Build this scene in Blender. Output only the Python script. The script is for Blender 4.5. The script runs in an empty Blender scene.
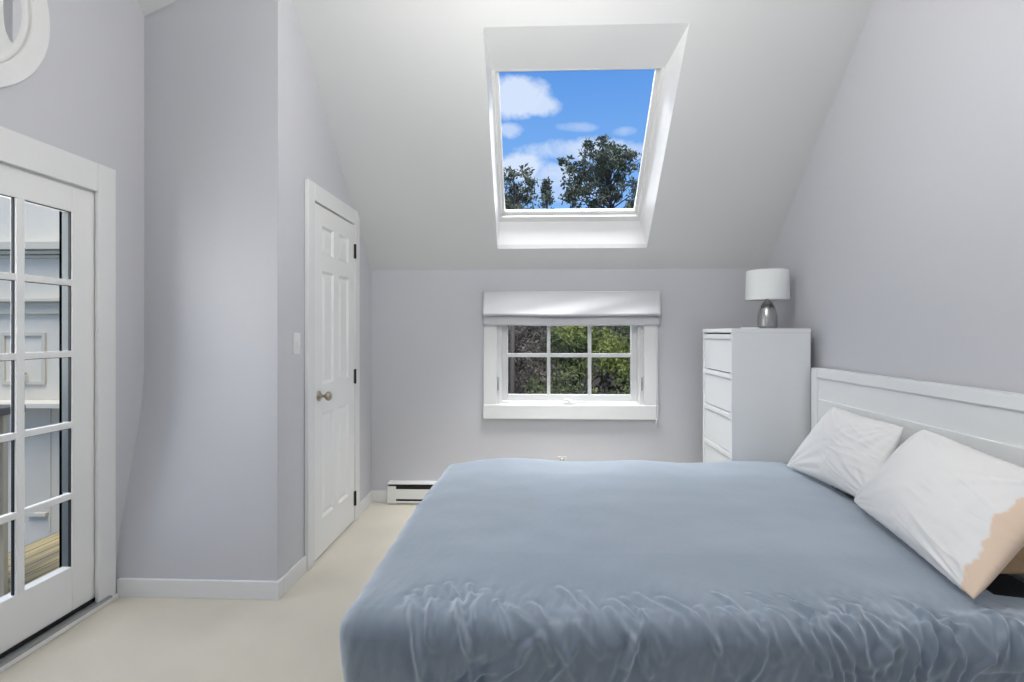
import bpy, bmesh, math, random
from mathutils import Vector, noise
random.seed(7)
FILL_GLOBE = 57.0  # emission strength of the added fill globe
SC = bpy.context.scene
COL = SC.collection
PI = math.pi

# ------------------------------------------------------------------ materials
def mat(name, col, rough=0.6, bump=0.0, bscale=40.0, var=0.0, vscale=3.0, metal=0.0,
        sheen=0.0, coat=0.0, spec=0.5, stretch=None, bdist=0.01):
    m = bpy.data.materials.new(name); m.use_nodes = True
    nt = m.node_tree; b = nt.nodes['Principled BSDF']
    b.inputs['Base Color'].default_value = (*col, 1)
    b.inputs['Roughness'].default_value = rough
    b.inputs['Metallic'].default_value = metal
    b.inputs['Specular IOR Level'].default_value = spec
    if sheen: b.inputs['Sheen Weight'].default_value = sheen; b.inputs['Sheen Roughness'].default_value = 0.4
    if coat: b.inputs['Coat Weight'].default_value = coat
    tc = nt.nodes.new('ShaderNodeTexCoord'); mp = nt.nodes.new('ShaderNodeMapping')
    nt.links.new(tc.outputs['Object'], mp.inputs['Vector'])
    if stretch: mp.inputs['Scale'].default_value = stretch
    if var:
        n = nt.nodes.new('ShaderNodeTexNoise'); n.inputs['Scale'].default_value = vscale; n.inputs['Detail'].default_value = 4
        nt.links.new(mp.outputs['Vector'], n.inputs['Vector'])
        r = nt.nodes.new('ShaderNodeMapRange')
        r.inputs['From Min'].default_value = .3; r.inputs['From Max'].default_value = .7
        r.inputs['To Min'].default_value = 1 - var; r.inputs['To Max'].default_value = 1 + var
        nt.links.new(n.outputs['Fac'], r.inputs['Value'])
        mx = nt.nodes.new('ShaderNodeVectorMath'); mx.operation = 'SCALE'
        mx.inputs[0].default_value = col
        nt.links.new(r.outputs['Result'], mx.inputs['Scale'])
        nt.links.new(mx.outputs['Vector'], b.inputs['Base Color'])
    if bump:
        n = nt.nodes.new('ShaderNodeTexNoise'); n.inputs['Scale'].default_value = bscale; n.inputs['Detail'].default_value = 5
        nt.links.new(mp.outputs['Vector'], n.inputs['Vector'])
        bp = nt.nodes.new('ShaderNodeBump'); bp.inputs['Strength'].default_value = bump; bp.inputs['Distance'].default_value = bdist
        nt.links.new(n.outputs['Fac'], bp.inputs['Height']); nt.links.new(bp.outputs['Normal'], b.inputs['Normal'])
    return m

def glass_mat(name):
    m = bpy.data.materials.new(name); m.use_nodes = True
    nt = m.node_tree; nt.nodes.clear()
    o = nt.nodes.new('ShaderNodeOutputMaterial'); mx = nt.nodes.new('ShaderNodeMixShader')
    t = nt.nodes.new('ShaderNodeBsdfTransparent'); g = nt.nodes.new('ShaderNodeBsdfGlossy')
    t.inputs['Color'].default_value = (.97, .98, .98, 1); g.inputs['Roughness'].default_value = 0.0
    f = nt.nodes.new('ShaderNodeFresnel'); f.inputs['IOR'].default_value = 1.13
    nt.links.new(f.outputs[0], mx.inputs[0]); nt.links.new(t.outputs[0], mx.inputs[1]); nt.links.new(g.outputs[0], mx.inputs[2])
    nt.links.new(mx.outputs[0], o.inputs[0])
    return m

LAV = mat('lavender_paint', (.565, .565, .592), .55, .05, 220)
DIMWALL = mat('dark_grey_bounce_cut', (.16, .15, .17), .6, .05, 220)  # dark tone for the unseen rear wall, to cut bounce on the bed side
CEIL = mat('ceiling_paint', (.665, .672, .668), .6, .04, 220)
WHITE = mat('white_trim_paint', (.75, .75, .74), .38)
DOORW = mat('white_door_paint', (.80, .80, .785), .4)
SHAFT = mat('skylight_white', (.80, .80, .80), .5)
CHEST = mat('white_lacquer', (.78, .79, .79), .35)
HEADW = mat('headboard_white', (.80, .81, .805), .4)
CARPET = mat('cream_carpet', (.665, .62, .525), .95, .6, 420, .05, 2.5, sheen=.2, bdist=.006)
COMF = mat('slate_satin', (.09, .122, .17), .44, .25, 26, .04, 2.0, sheen=1.0, stretch=(1.6, .6, 1), bdist=.006)
COMF.node_tree.nodes['Principled BSDF'].inputs['IOR'].default_value = 1.7
COMF.node_tree.nodes['Principled BSDF'].inputs['Specular Tint'].default_value = (.86, .93, 1, 1)
COMF.node_tree.nodes['Principled BSDF'].inputs['Sheen Tint'].default_value = (.83, .915, 1, 1)
COMF.node_tree.nodes['Principled BSDF'].inputs['Sheen Roughness'].default_value = .70
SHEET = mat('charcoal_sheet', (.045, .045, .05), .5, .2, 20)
PILW = mat('white_cotton', (.80, .79, .775), .8, .2, 12, stretch=(1, 2, 1), sheen=.2, bdist=.01)
TAN = mat('tan_cotton', (.50, .33, .18), .8, .2, 14)
FABRIC = mat('shade_fabric', (.57, .57, .585), .8, .25, 300, bdist=.003)
LSHADE = mat('lamp_shade_fabric', (.80, .81, .80), .8, .2, 500, bdist=.002)
STEEL = mat('brushed_steel', (.42, .42, .415), .26, .15, 60, metal=1.0, stretch=(1, 1, 14), bdist=.002)
BRASS = mat('aged_brass', (.45, .40, .30), .28, metal=1.0)
DARKM = mat('dark_bronze', (.03, .028, .025), .45, metal=.6)
BLACK = mat('black_gap', (.012, .012, .012), .7)
HEATER = mat('heater_enamel', (.78, .78, .765), .35)
OUTLETM = mat('outlet_plastic', (.60, .60, .54), .4)
ALU = mat('silver_channel', (.36, .37, .37), .4, metal=.5)
GLASS = glass_mat('clear_glass')
EXTW = mat('exterior_white', (.58, .54, .455), .5, .05, 30, .03, 3)
EXTT = mat('exterior_trim', (.48, .45, .37), .5)
DARKWOOD = mat('dark_stained_wood', (.035, .024, .018), .45, .2, 20, .3, 8, stretch=(6, 1, 1))
JAMBG = mat('grey_jamb', (.13, .15, .15), .5)
GREYTOP = mat('slate_grey_top', (.12, .115, .11), .5)
GREYSLAB = mat('grey_concrete', (.22, .23, .24), .8, .2, 40, .1, 4)
BARK = mat('bark', (.06, .05, .042), .9, .5, 20)
BARKG = mat('grey_bark', (.12, .10, .088), .9, .5, 20)

def deck_mat():
    m = mat('deck_boards', (.50, .38, .20), .7)
    nt = m.node_tree; b = nt.nodes['Principled BSDF']
    tc = nt.nodes.new('ShaderNodeTexCoord')
    s = nt.nodes.new('ShaderNodeSeparateXYZ'); nt.links.new(tc.outputs['Object'], s.inputs[0])
    mu = nt.nodes.new('ShaderNodeMath'); mu.operation = 'MULTIPLY'; mu.inputs[1].default_value = 1 / .10
    fr = nt.nodes.new('ShaderNodeMath'); fr.operation = 'FRACT'
    lt = nt.nodes.new('ShaderNodeMath'); lt.operation = 'LESS_THAN'; lt.inputs[1].default_value = .07
    nt.links.new(s.outputs['X'], mu.inputs[0]); nt.links.new(mu.outputs[0], fr.inputs[0]); nt.links.new(fr.outputs[0], lt.inputs[0])
    mp = nt.nodes.new('ShaderNodeMapping'); mp.inputs['Scale'].default_value = (9, .9, 1)
    nt.links.new(tc.outputs['Object'], mp.inputs[0])
    n = nt.nodes.new('ShaderNodeTexNoise'); n.inputs['Scale'].default_value = 2.2; n.inputs['Detail'].default_value = 6
    nt.links.new(mp.outputs[0], n.inputs['Vector'])
    cr = nt.nodes.new('ShaderNodeValToRGB')
    cr.color_ramp.elements[0].position = .35; cr.color_ramp.elements[0].color = (.30, .25, .16, 1)
    cr.color_ramp.elements[1].position = .65; cr.color_ramp.elements[1].color = (.56, .45, .22, 1)
    nt.links.new(n.outputs['Fac'], cr.inputs[0])
    mx = nt.nodes.new('ShaderNodeMix'); mx.data_type = 'RGBA'
    nt.links.new(lt.outputs[0], mx.inputs['Factor']); nt.links.new(cr.outputs[0], mx.inputs['A'])
    mx.inputs['B'].default_value = (.04, .035, .025, 1)
    nt.links.new(mx.outputs['Result'], b.inputs['Base Color'])
    return m
DECK = deck_mat()

def leaf_mat(name, a, b_, sc=1.5):
    m = mat(name, a, .7)
    nt = m.node_tree; b = nt.nodes['Principled BSDF']
    tc = nt.nodes.new('ShaderNodeTexCoord')
    n = nt.nodes.new('ShaderNodeTexNoise'); n.inputs['Scale'].default_value = sc; n.inputs['Detail'].default_value = 3
    nt.links.new(tc.outputs['Object'], n.inputs['Vector'])
    cr = nt.nodes.new('ShaderNodeValToRGB')
    cr.color_ramp.elements[0].position = .4; cr.color_ramp.elements[0].color = (*a, 1)
    cr.color_ramp.elements[1].position = .62; cr.color_ramp.elements[1].color = (*b_, 1)
    nt.links.new(n.outputs['Fac'], cr.inputs[0]); nt.links.new(cr.outputs[0], b.inputs['Base Color'])
    return m
PINE = leaf_mat('pine_green', (.10, .115, .07), (.17, .18, .115))
FIR = leaf_mat('fir_green', (.075, .088, .06), (.13, .14, .10))
LIME = leaf_mat('yellow_green_leaf', (.05, .075, .02), (.20, .23, .05), 1.2)
OLIVE = leaf_mat('olive_leaf', (.04, .055, .022), (.11, .13, .04), 1.6)
DRY = leaf_mat('dry_twig_leaf', (.06, .05, .04), (.17, .145, .12), 2)
UNDER = leaf_mat('dark_thicket', (.022, .022, .018), (.075, .075, .045), 1.0)
SOIL = mat('leaf_litter', (.05, .042, .032), .95, .5, 8, .3, 2)

# ------------------------------------------------------------------ mesh helpers
class MB:
    def __init__(s): s.bm = bmesh.new(); s.smooth = False
    def v(s, *p): return s.bm.verts.new(p)
    def face(s, pts, mi=0):
        f = s.bm.faces.new([s.bm.verts.new(p) for p in pts]); f.material_index = mi; return s
    def hexa(s, p):
        # p: 8 points, bottom 0-3 ccw then top 4-7
        v = [s.bm.verts.new(q) for q in p]
        for f in ((3, 2, 1, 0), (4, 5, 6, 7), (0, 1, 5, 4), (1, 2, 6, 5), (2, 3, 7, 6), (3, 0, 4, 7)):
            s.bm.faces.new([v[i] for i in f])
        return s
    def box(s, x0, x1, y0, y1, z0, z1):
        x0, x1 = sorted((x0, x1)); y0, y1 = sorted((y0, y1)); z0, z1 = sorted((z0, z1))
        return s.hexa([(x0, y0, z0), (x1, y0, z0), (x1, y1, z0), (x0, y1, z0), (x0, y0, z1), (x1, y0, z1), (x1, y1, z1), (x0, y1, z1)])
    def prism(s, poly, vec):
        a = [s.bm.verts.new(p) for p in poly]; b = [s.bm.verts.new(tuple(p[i] + vec[i] for i in range(3))) for p in poly]
        s.bm.faces.new(a[::-1]); s.bm.faces.new(b)
        n = len(a)
        for i in range(n): s.bm.faces.new([a[i], a[(i + 1) % n], b[(i + 1) % n], b[i]])
        return s
    def grid(s, rows, closed_u=False, closed_v=False):
        vs = [[s.bm.verts.new(p) for p in r] for r in rows]
        R, N = len(vs), len(vs[0])
        for i in range(R if closed_v else R - 1):
            for j in range(N if closed_u else N - 1):
                s.bm.faces.new([vs[i][j], vs[i][(j + 1) % N], vs[(i + 1) % R][(j + 1) % N], vs[(i + 1) % R][j]])
        return vs
    def lathe(s, c, prof, axis='Z', n=32, cap=True):
        rows = []
        for r, h in prof:
            row = []
            for k in range(n):
                a = 2 * PI * k / n; p, q = r * math.cos(a), r * math.sin(a)
                row.append({'Z': (c[0] + p, c[1] + q, c[2] + h), 'X': (c[0] + h, c[1] + p, c[2] + q), 'Y': (c[0] + q, c[1] + h, c[2] + p)}[axis])
            rows.append(row)
        vs = s.grid(rows, closed_u=True)
        if cap:
            if prof[0][0] > 1e-6: s.bm.faces.new(vs[0][::-1])
            if prof[-1][0] > 1e-6: s.bm.faces.new(vs[-1])
        s.smooth = True
        return s
    def tube(s, pts, rad, n=8):
        pts = [Vector(p) for p in pts]
        rr = rad if isinstance(rad, (list, tuple)) else [rad] * len(pts)
        rows = []
        for i, p in enumerate(pts):
            t = (pts[min(i + 1, len(pts) - 1)] - pts[max(i - 1, 0)]).normalized()
            up = Vector((0, 0, 1)) if abs(t.z) < .9 else Vector((1, 0, 0))
            a = t.cross(up).normalized(); b = t.cross(a)
            rows.append([tuple(p + (a * math.cos(2 * PI * k / n) + b * math.sin(2 * PI * k / n)) * rr[i]) for k in range(n)])
        vs = s.grid(rows, closed_u=True)
        s.bm.faces.new(vs[0][::-1]); s.bm.faces.new(vs[-1])
        return s
    def build(s, name, m, parent=None, bevel=0.0, smooth=None, recalc=True, seg=2):
        bm = s.bm
        if recalc: bmesh.ops.recalc_face_normals(bm, faces=bm.faces)
        me = bpy.data.meshes.new(name); bm.to_mesh(me); bm.free()
        for x in (m if isinstance(m, (list, tuple)) else [m]): me.materials.append(x)
        sm = s.smooth if smooth is None else smooth
        if sm: 
            for p in me.polygons: p.use_smooth = True
        o = bpy.data.objects.new(name, me); COL.objects.link(o)
        if parent is not None:
            o.parent = parent
            w = Vector((0, 0, 0)); q = parent
            while q is not None: w += q.location; q = q.parent
            o.location = -w
        if bevel:
            md = o.modifiers.new('bevel', 'BEVEL'); md.width = bevel; md.segments = seg; md.limit_method = 'ANGLE'; md.angle_limit = .6
            md.harden_normals = False
        return o

def tag(o, label=None, cat=None, group=None, kind=None):
    if label: o['label'] = label
    if cat: o['category'] = cat
    if group: o['group'] = group
    if kind: o['kind'] = kind
    return o
def empty(name, loc=(0, 0, 0), **k):
    o = bpy.data.objects.new(name, None); o.empty_display_size = .1; COL.objects.link(o); o.location = loc
    return tag(o, **k)
def struct(name, mb, m, label=None, cat=None, **k):
    return tag(mb.build(name, m, **k), label, cat, kind='structure')

# ------------------------------------------------------------------ the room
YB, YF = 3.874, -1.25          # far wall, wall behind the camera
XL, XR = -2.084, 1.712          # side walls
XC, YC = -1.264, 2.452         # closet bump-out
KZ, K = 1.777, .98             # knee wall height and roof slope
YR = 1.30; ZR = KZ + K * (YB - YR)
def roof(y): return KZ + K * (YB - y) if y >= YR else ZR - K * (YR - y)

def gable(mb, x0, x1, ys, holes):
    """side wall between x0 and x1, following the roof; holes = (ya, yb, za, zb)"""
    cuts = sorted(set(ys) | {h[0] for h in holes} | {h[1] for h in holes})
    for a, b in zip(cuts, cuts[1:]):
        hs = sorted([(h[2], h[3]) for h in holes if h[0] <= a + 1e-6 and h[1] >= b - 1e-6])
        z = 0.0
        for za, zb in hs + [(None, None)]:
            if za is None:
                mb.hexa([(x0, a, z), (x1, a, z), (x1, b, z), (x0, b, z), (x0, a, roof(a)), (x1, a, roof(a)), (x1, b, roof(b)), (x0, b, roof(b))])
            else:
                if za > z: mb.box(x0, x1, a, b, z, za)
                z = zb
    return mb
def wallxz(mb, y0, y1, xa, xb, za, zb, holes):
    xs = sorted({xa, xb} | {h[0] for h in holes} | {h[1] for h in holes})
    zs = sorted({za, zb} | {h[2] for h in holes} | {h[3] for h in holes})
    for a, b in zip(xs, xs[1:]):
        for c, d in zip(zs, zs[1:]):
            if any(h[0] <= a + 1e-6 and h[1] >= b - 1e-6 and h[2] <= c + 1e-6 and h[3] >= d - 1e-6 for h in holes): continue
            mb.box(a, b, y0, y1, c, d)
    return mb

struct('floor', MB().box(XL - .12, XR + .12, YF - .12, YB + .12, -.1, 0), CARPET, 'cream wall to wall carpet floor', 'floor')
WIN = (-.31, .82, .735, 1.50)       # casement opening in the far wall
struct('wall_back', wallxz(MB(), YB, YB + .14, XL - .12, XR + .12, 0, KZ, [WIN]), LAV, 'low lavender grey wall under the slope, with the small window', 'wall')
struct('wall_right', gable(MB(), XR, XR + .12, [YF - .12, YR, YB + .12], []), LAV, 'tall lavender grey wall behind the headboard', 'wall')
DR = (1.352, 2.362, 0.03, 1.985)     # french door opening
PW = (1.69, 2.60)                   # centre of the porthole
ph = .27
struct('wall_left', gable(MB(), XL - .14, XL, [YF - .12, YR, YB + .12], [DR, (PW[0] - ph, PW[0] + ph, PW[1] - ph, PW[1] + ph)]), LAV,
       'lavender grey wall around the glazed door and round window', 'wall')
FW = [(-1.5, -.35, .5, 1.75), (.15, 1.35, .5, 1.75)]  # openings for the added windows behind the camera
struct('wall_front', wallxz(MB(), YF - .12, YF, XL - .12, XR + .12, 0, roof(YF), FW), DIMWALL, 'unseen wall behind the camera, painted dark to cut bounce light', 'wall')
# closet bump-out: side wall carrying the six panel door, and its front
mb = MB(); gable(mb, XC - .004, XC, [YC + .004, YB], []); struct('wall_closet_side', mb, LAV, 'lavender grey closet wall around the six panel door', 'wall')
def sstep(a, b, x):
    t = max(0, min(1, (x - a) / (b - a))); return t * t * (3 - 2 * t)
rows = []
for i in range(31):
    u = i / 30; row = []
    for j in range(41):
        z = 3.2 * j / 40
        row.append((XC + (XL - .02 - XC) * u, YC + u * .195 * sstep(.0, 1.15, z), z))
    rows.append(row)
mb = MB(); mb.grid(rows); mb.smooth = True
# top trimmed to the roof plane
for v in mb.bm.verts: v.co.z = min(v.co.z, roof(v.co.y) - .0005)
struct('wall_closet_front', mb, LAV, 'lavender grey closet wall facing the camera beside the glazed door', 'wall')

# sloped ceiling with the skylight hole
SKO = (-.281, .804, 2.703, 3.735)
def slope_slab(mb, xa, xb, ya, yb, t=.03):
    mb.hexa([(xa, ya, roof(ya)), (xb, ya, roof(ya)), (xb, yb, roof(yb)), (xa, yb, roof(yb)),
             (xa, ya, roof(ya) + t), (xb, ya, roof(ya) + t), (xb, yb, roof(yb) + t), (xa, yb, roof(yb) + t)])
mb = MB(); xs = [XL - .14, SKO[0], SKO[1], XR + .12]; ys = [YR, SKO[2], SKO[3], YB + .14]
for i in range(3):
    for j in range(3):
        if i == 1 and j == 1: continue
        slope_slab(mb, xs[i], xs[i + 1], ys[j], ys[j + 1])
slope_slab(mb, xs[0], xs[3], YF - .14, YR)
struct('ceiling', mb, CEIL, 'white sloped ceiling with a skylight', 'ceiling')

# ------------------------------------------------------------------ skylight
sk = empty('window_1', (.25, 3.2, 2.4), label='bright skylight set in the sloped ceiling showing blue sky', cat='skylight', kind='structure')
o4 = [(SKO[0], SKO[2]), (SKO[1], SKO[2]), (SKO[1], SKO[3]), (SKO[0], SKO[3])]
dI = .20
i4 = [(-.262, 2.990), (.752, 2.990), (.752, 3.738), (-.270, 3.738)]
O = [Vector((x, y, roof(y))) for x, y in o4]; I = [Vector((x, y, roof(y) + dI)) for x, y in i4]
cen = (O[0] + O[2]) / 2
mb = MB()
for a in range(4):
    b = (a + 1) % 4
    def outw(p): 
        q = p - cen; return p + Vector((math.copysign(.05, q.x), math.copysign(.05, q.y), 0)) 
    mb.face([O[a], O[b], I[b], I[a]])
    mb.face([outw(O[a]) + Vector((0, 0, .05)), outw(O[b]) + Vector((0, 0, .05)), outw(I[b]) + Vector((0, 0, .05)), outw(I[a]) + Vector((0, 0, .05))])
mb.build('shaft', SHAFT, sk, recalc=False)
# roof coordinates: along slope s (down), across x, out n
S = Vector((0, 1, -K)).normalized(); Nn = Vector((0, K, 1)).normalized()
def rp(x, y, d, n=0): return Vector((x, y, roof(y) + d)) + Nn * n
def frame_ring(name, out, inn, d0, n0, n1, m, parent, bev=.004):
    """rectangular ring on the roof slope; out/inn = four (x,y); n0..n1 thickness along the roof normal"""
    mb = MB()
    for a in range(4):
        b = (a + 1) % 4
        p = [rp(*out[a], d0, n0), rp(*out[b], d0, n0), rp(*inn[b], d0, n0), rp(*inn[a], d0, n0)]
        q = [rp(*out[a], d0, n1), rp(*out[b], d0, n1), rp(*inn[b], d0, n1), rp(*inn[a], d0, n1)]
        mb.hexa([tuple(v) for v in p] + [tuple(v) for v in q])
    return mb.build(name, m, parent, bevel=bev)
def inset(r, l, rr, t, b): return [(r[0][0] + l, r[0][1] + t), (r[1][0] - rr, r[1][1] + t), (r[2][0] - rr, r[2][1] - b), (r[3][0] + l, r[3][1] - b)]
big = inset(i4, -.10, -.10, -.12, -.10)
cu = inset(i4, .022, .022, .006, .030)
frame_ring('curb', big, cu, dI, 0, .03, WHITE, sk, .003)
gl = [(-.222, 3.006), (.706, 3.006), (.710, 3.690), (-.226, 3.690)]
big2 = inset(cu, -.05, -.05, -.05, -.05)
frame_ring('sash', big2, gl, dI, .03, .062, WHITE, sk, .003)
gb = inset(gl, -.02, -.02, -.02, -.02)
mb = MB(); mb.face([tuple(rp(*p, dI, .05)) for p in gb]); mb.build('glass_pane', GLASS, sk)
mb = MB(); c = rp(.235, 3.715, dI, .024); mb.box(c.x - .012, c.x + .012, c.y - .01, c.y + .012, c.z - .012, c.z + .004); mb.build('latch', ALU, sk, .002)

# ------------------------------------------------------------------ casement window
w2 = empty('window_2', (.26, YB, .65), label='small white six pane window under the slope, looking onto bushes', cat='window', kind='structure')
mb = MB()
mb.box(-.396, -.300, YB - .022, YB - .001, .752, 1.60); mb.box(.812, .912, YB - .022, YB - .001, .752, 1.60); mb.box(-.396, .912, YB - .022, YB - .001, 1.50, 1.60)
mb.build('casing', WHITE, w2, .003)
mb = MB(); mb.box(-.400, .916, YB - .03, YB - .001, .646, .752); mb.build('apron', WHITE, w2, .004)
fx0, fx1, fz0, fz1 = WIN
def ring(mb, x0, x1, z0, z1, t, y0, y1, tb=None):
    tb = tb or t
    mb.box(x0, x0 + t, y0, y1, z0, z1); mb.box(x1 - t, x1, y0, y1, z0, z1)
    mb.box(x0 + t, x1 - t, y0, y1, z0, z0 + tb); mb.box(x0 + t, x1 - t, y0, y1, z1 - t, z1); return mb
ring(MB(), fx0, fx1, fz0, fz1, .038, YB + .012, YB + .13, .022).build('jamb', WHITE, w2, .003)
ring(MB(), fx0 + .028, fx1 - .028, fz0 + .018, fz1 - .02, .02, YB + .03, YB + .11).build('stop', WHITE, w2, .003)
sx0, sx1, sz0, sz1 = fx0 + .048, fx1 - .048, fz0 + .034, fz1 - .04
ring(MB(), sx0, sx1, sz0, sz1, .045, YB + .055, YB + .10, .052).build('sash', WHITE, w2, .004)
gx0, gx1, gz0, gz1 = sx0 + .045, sx1 - .045, sz0 + .052, sz1 - .045
for a in (1, 2):
    x = gx0 + (gx1 - gx0) * a / 3
    MB().box(x - .013, x + .013, YB + .058, YB + .09, gz0, gz1).build('muntin', WHITE, w2, .003)
MB().box(gx0, gx1, YB + .060, YB + .088, 1.108, 1.138).build('muntin', WHITE, w2, .003)
mb = MB(); mb.face([(gx0 - .01, YB + .078, gz0 - .01), (gx1 + .01, YB + .078, gz0 - .01), (gx1 + .01, YB + .078, gz1 + .01), (gx0 - .01, YB + .078, gz1 + .01)])
mb.build('glass_pane', GLASS, w2)
cr = MB(); cr.box(.205, .305, YB - .005, YB + .03, .758, .772); cr.lathe((.255, YB + .005, .772), [(.016, 0), (.016, .012), (.008, .018)], n=16)
cr.tube([(.255, YB + .004, .785), (.24, YB - .006, .793), (.215, YB - .01, .788)], [.006, .006, .008]); cr.build('crank_handle', WHITE, w2, .002, smooth=False)
for x in (fx0 + .022, fx1 - .022):
    l = MB(); l.box(x - .004, x + .004, YB + .0, YB + .014, .86, .96); l.build('sash_lock', ALU, w2, .002)

# roman shade, folded up at the top of the window
rs = empty('roman_shade', (.26, YB - .05, 1.36), label='pale grey fabric roman shade folded up over the small window', cat='window shade')
def drape_fold(z_top, z_bot, ytop, ybulge, amp, seed, thick=.006):
    mb = MB(); rows = []
    n, mseg = 70, 22
    for i in range(mseg + 1):
        t = i / mseg; row = []
        for j in range(n + 1):
            u = j / n; x = -.400 + 1.322 * u
            y = ytop - (ybulge) * (t ** 1.5)
            d = noise.noise(Vector((x * 2.2 + t * 1.6, t * .8, seed))) * amp + .5 * amp * math.sin(9 * x + 5 * t + seed)
            env = math.sin(PI * min(1, u * 6) / 2) * math.sin(PI * min(1, (1 - u) * 6) / 2)
            z = z_top + (z_bot - z_top) * t - .006 * t * math.sin(PI * u) + .004 * t * noise.noise(Vector((x * 3, 0, seed)))
            row.append((x, y - d * t * env, z))
        rows.append(row)
    # curl under
    for i in range(1, 7):
        a = PI * i / 6; row = []
        for p in rows[mseg]: row.append((p[0], p[1] + .012 * (1 - math.cos(a)), p[2] - .012 * math.sin(a)))
        rows.append(row)
    row = [(p[0], p[1] + .002, p[2] + .05) for p in rows[-1]]; rows.append(row)
    mb.grid(rows); mb.smooth = True
    return mb
drape_fold(1.605, 1.440, YB - .052, .030, .012, 1.0).build('front_fold', FABRIC, rs).modifiers.new('thick', 'SOLIDIFY').thickness = .002
drape_fold(1.47, 1.368, YB - .036, .012, .006, 5.0).build('lower_fold', FABRIC, rs).modifiers.new('thick', 'SOLIDIFY').thickness = .002
MB().box(-.398, .920, YB - .050, YB - .023, 1.575, 1.607).build('head_rail', FABRIC, rs, .004)
cd = MB(); cd.tube([(.897, YB - .038, 1.44), (.898, YB - .037, 1.0), (.898, YB - .036, .66)], .002, 6); cd.lathe((.898, YB - .036, .60), [(.004, 0), (.007, .005), (.006, .03), (.002, .06)], n=10)
cd.build('pull_cord', FABRIC, rs)

# ------------------------------------------------------------------ closet door
d1 = empty('door_1', (XC, 3.14, 0), label='white six panel closet door with a brass knob', cat='door', kind='structure')
ya, yb, zt = 2.828, 3.461, 2.034
mb = MB()
mb.box(XC + .001, XC + .024, ya - .088, ya - .004, 0, 2.142); mb.box(XC + .001, XC + .024, yb + .006, yb + .09, 0, 2.142); mb.box(XC + .001, XC + .024, ya - .004, yb + .006, zt + .010, 2.142)
mb.build('casing', WHITE, d1, .004)
MB().box(XC + .0005, XC + .0012, ya - .004, yb + .006, 0, zt + .01).build('shadow_gap', BLACK, d1)
# slab: rails and stiles with sunk, raised panels
cols = [(ya + .105, ya + .105 + .172), (yb - .105 - .172, yb - .105)]
rws = [(.215, .83), (1.00, 1.66), (1.76, 1.925)]
X0, X1 = XC + .0012, XC + .017
mb = MB()
zc = [.012] + [z for r in rws for z in r] + [zt]
for z0, z1 in zip(zc[0::2], zc[1::2]): mb.box(X0, X1, ya, yb, z0, z1)
for z0, z1 in rws:
    for y0, y1 in ((ya, cols[0][0]), (cols[0][1], cols[1][0]), (cols[1][1], yb)): mb.box(X0, X1, y0, y1, z0, z1)
slab = mb.build('door_slab', DOORW, d1)
for z0, z1 in rws:
    for y0, y1 in cols:
        p = MB(); e = .03; xi, xo = XC + .004, XC + .013
        def R(y0, y1, z0, z1, x): return [(x, y0, z0), (x, y1, z0), (x, y1, z1), (x, y0, z1)]
        a = R(y0, y1, z0, z1, X1); b = R(y0 + .012, y1 - .012, z0 + .012, z1 - .012, xi); b2 = R(y0 + .018, y1 - .018, z0 + .018, z1 - .018, xi); c = R(y0 + .045, y1 - .045, z0 + .045, z1 - .045, xo)
        for A, B in ((a, b), (b, b2), (b2, c)):
            for k in range(4): p.face([A[k], A[(k + 1) % 4], B[(k + 1) % 4], B[k]])
        p.face(c)
        bmesh.ops.remove_doubles(p.bm, verts=p.bm.verts, dist=1e-5)
        p.build('door_panel', DOORW, d1)
kn = MB(); kn.lathe((X1, 2.888, .936), [(.030, 0), (.030, .004), (.022, .010), (.010, .014), (.009, .034), (.017, .040), (.026, .050), (.027, .060), (.020, .069), (.0, .072)], 'X', 28)
tag(kn.build('knob', BRASS, d1), 'aged brass knob')
for z in (1.857, .999, .161):
    h = MB(); h.box(X1 - .002, X1 + .004, yb - .012, yb + .018, z - .048, z + .048); h.lathe((X1 + .007, yb + .004, z - .05), [(.006, 0), (.006, .1)], n=12)
    tag(h.build('hinge', DARKM, d1, smooth=False), 'dark bronze hinge')

# ------------------------------------------------------------------ glazed door on the left
d2 = empty('door_2', (XL, 1.9, 0), label='white glazed door with many panes leading to the deck', cat='door', kind='structure')
mb = MB()
mb.box(XL + .001, XL + .02, 2.337, 2.438, 0, 2.102); mb.box(XL + .001, XL + .02, DR[0] - .093, DR[0], 0, 2.102); mb.box(XL + .001, XL + .02, DR[0], 2.337, 1.968, 2.102)
mb.build('casing', WHITE, d2, .004)
mb = MB(); mb.box(XL - .055, XL, 2.3580, 2.3618, .03, 1.985); mb.build('jamb', WHITE, d2)
mb = MB(); mb.box(XL - .175, XL - .056, 2.3400, 2.3618, .03, 1.985); mb.box(XL - .175, XL - .141, 2.3400, 2.45, -.1, 2.10); mb.build('outer_jamb', JAMBG, d2)
mb = MB(); mb.box(XL - .16, XL + .035, DR[0], 2.40, .001, .030); mb.build('threshold', ALU, d2, .003)
mb = MB(); mb.box(XL + .001, XL + .036, DR[0] - .09, 2.437, .001, .022); mb.build('sill_board', WHITE, d2, .003)
sy0, sy1, sz0, sz1 = DR[0] + .004, 2.3575, .045, 1.972
xs0, xs1 = XL - .052, XL - .006
gy1 = 2.227; PI_ = .250; gy0 = gy1 - 3 * PI_ + .034; gz0, gz1 = .248, 1.847
mb = MB()
mb.box(xs0, xs1, sy0, gy0, sz0, sz1); mb.box(xs0, xs1, gy1, sy1, sz0, sz1); mb.box(xs0, xs1, gy0, gy1, sz0, gz0); mb.box(xs0, xs1, gy0, gy1, gz1, sz1)
mb.build('door_leaf', DOORW, d2, .003)
bx = xs1 - .014
for k in (1, 2):
    y = gy1 - PI_ * k + .017
    MB().box(bx - .008, xs1 + .004, y - .017, y + .017, gz0, gz1).build('muntin', DOORW, d2, .003)
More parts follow.
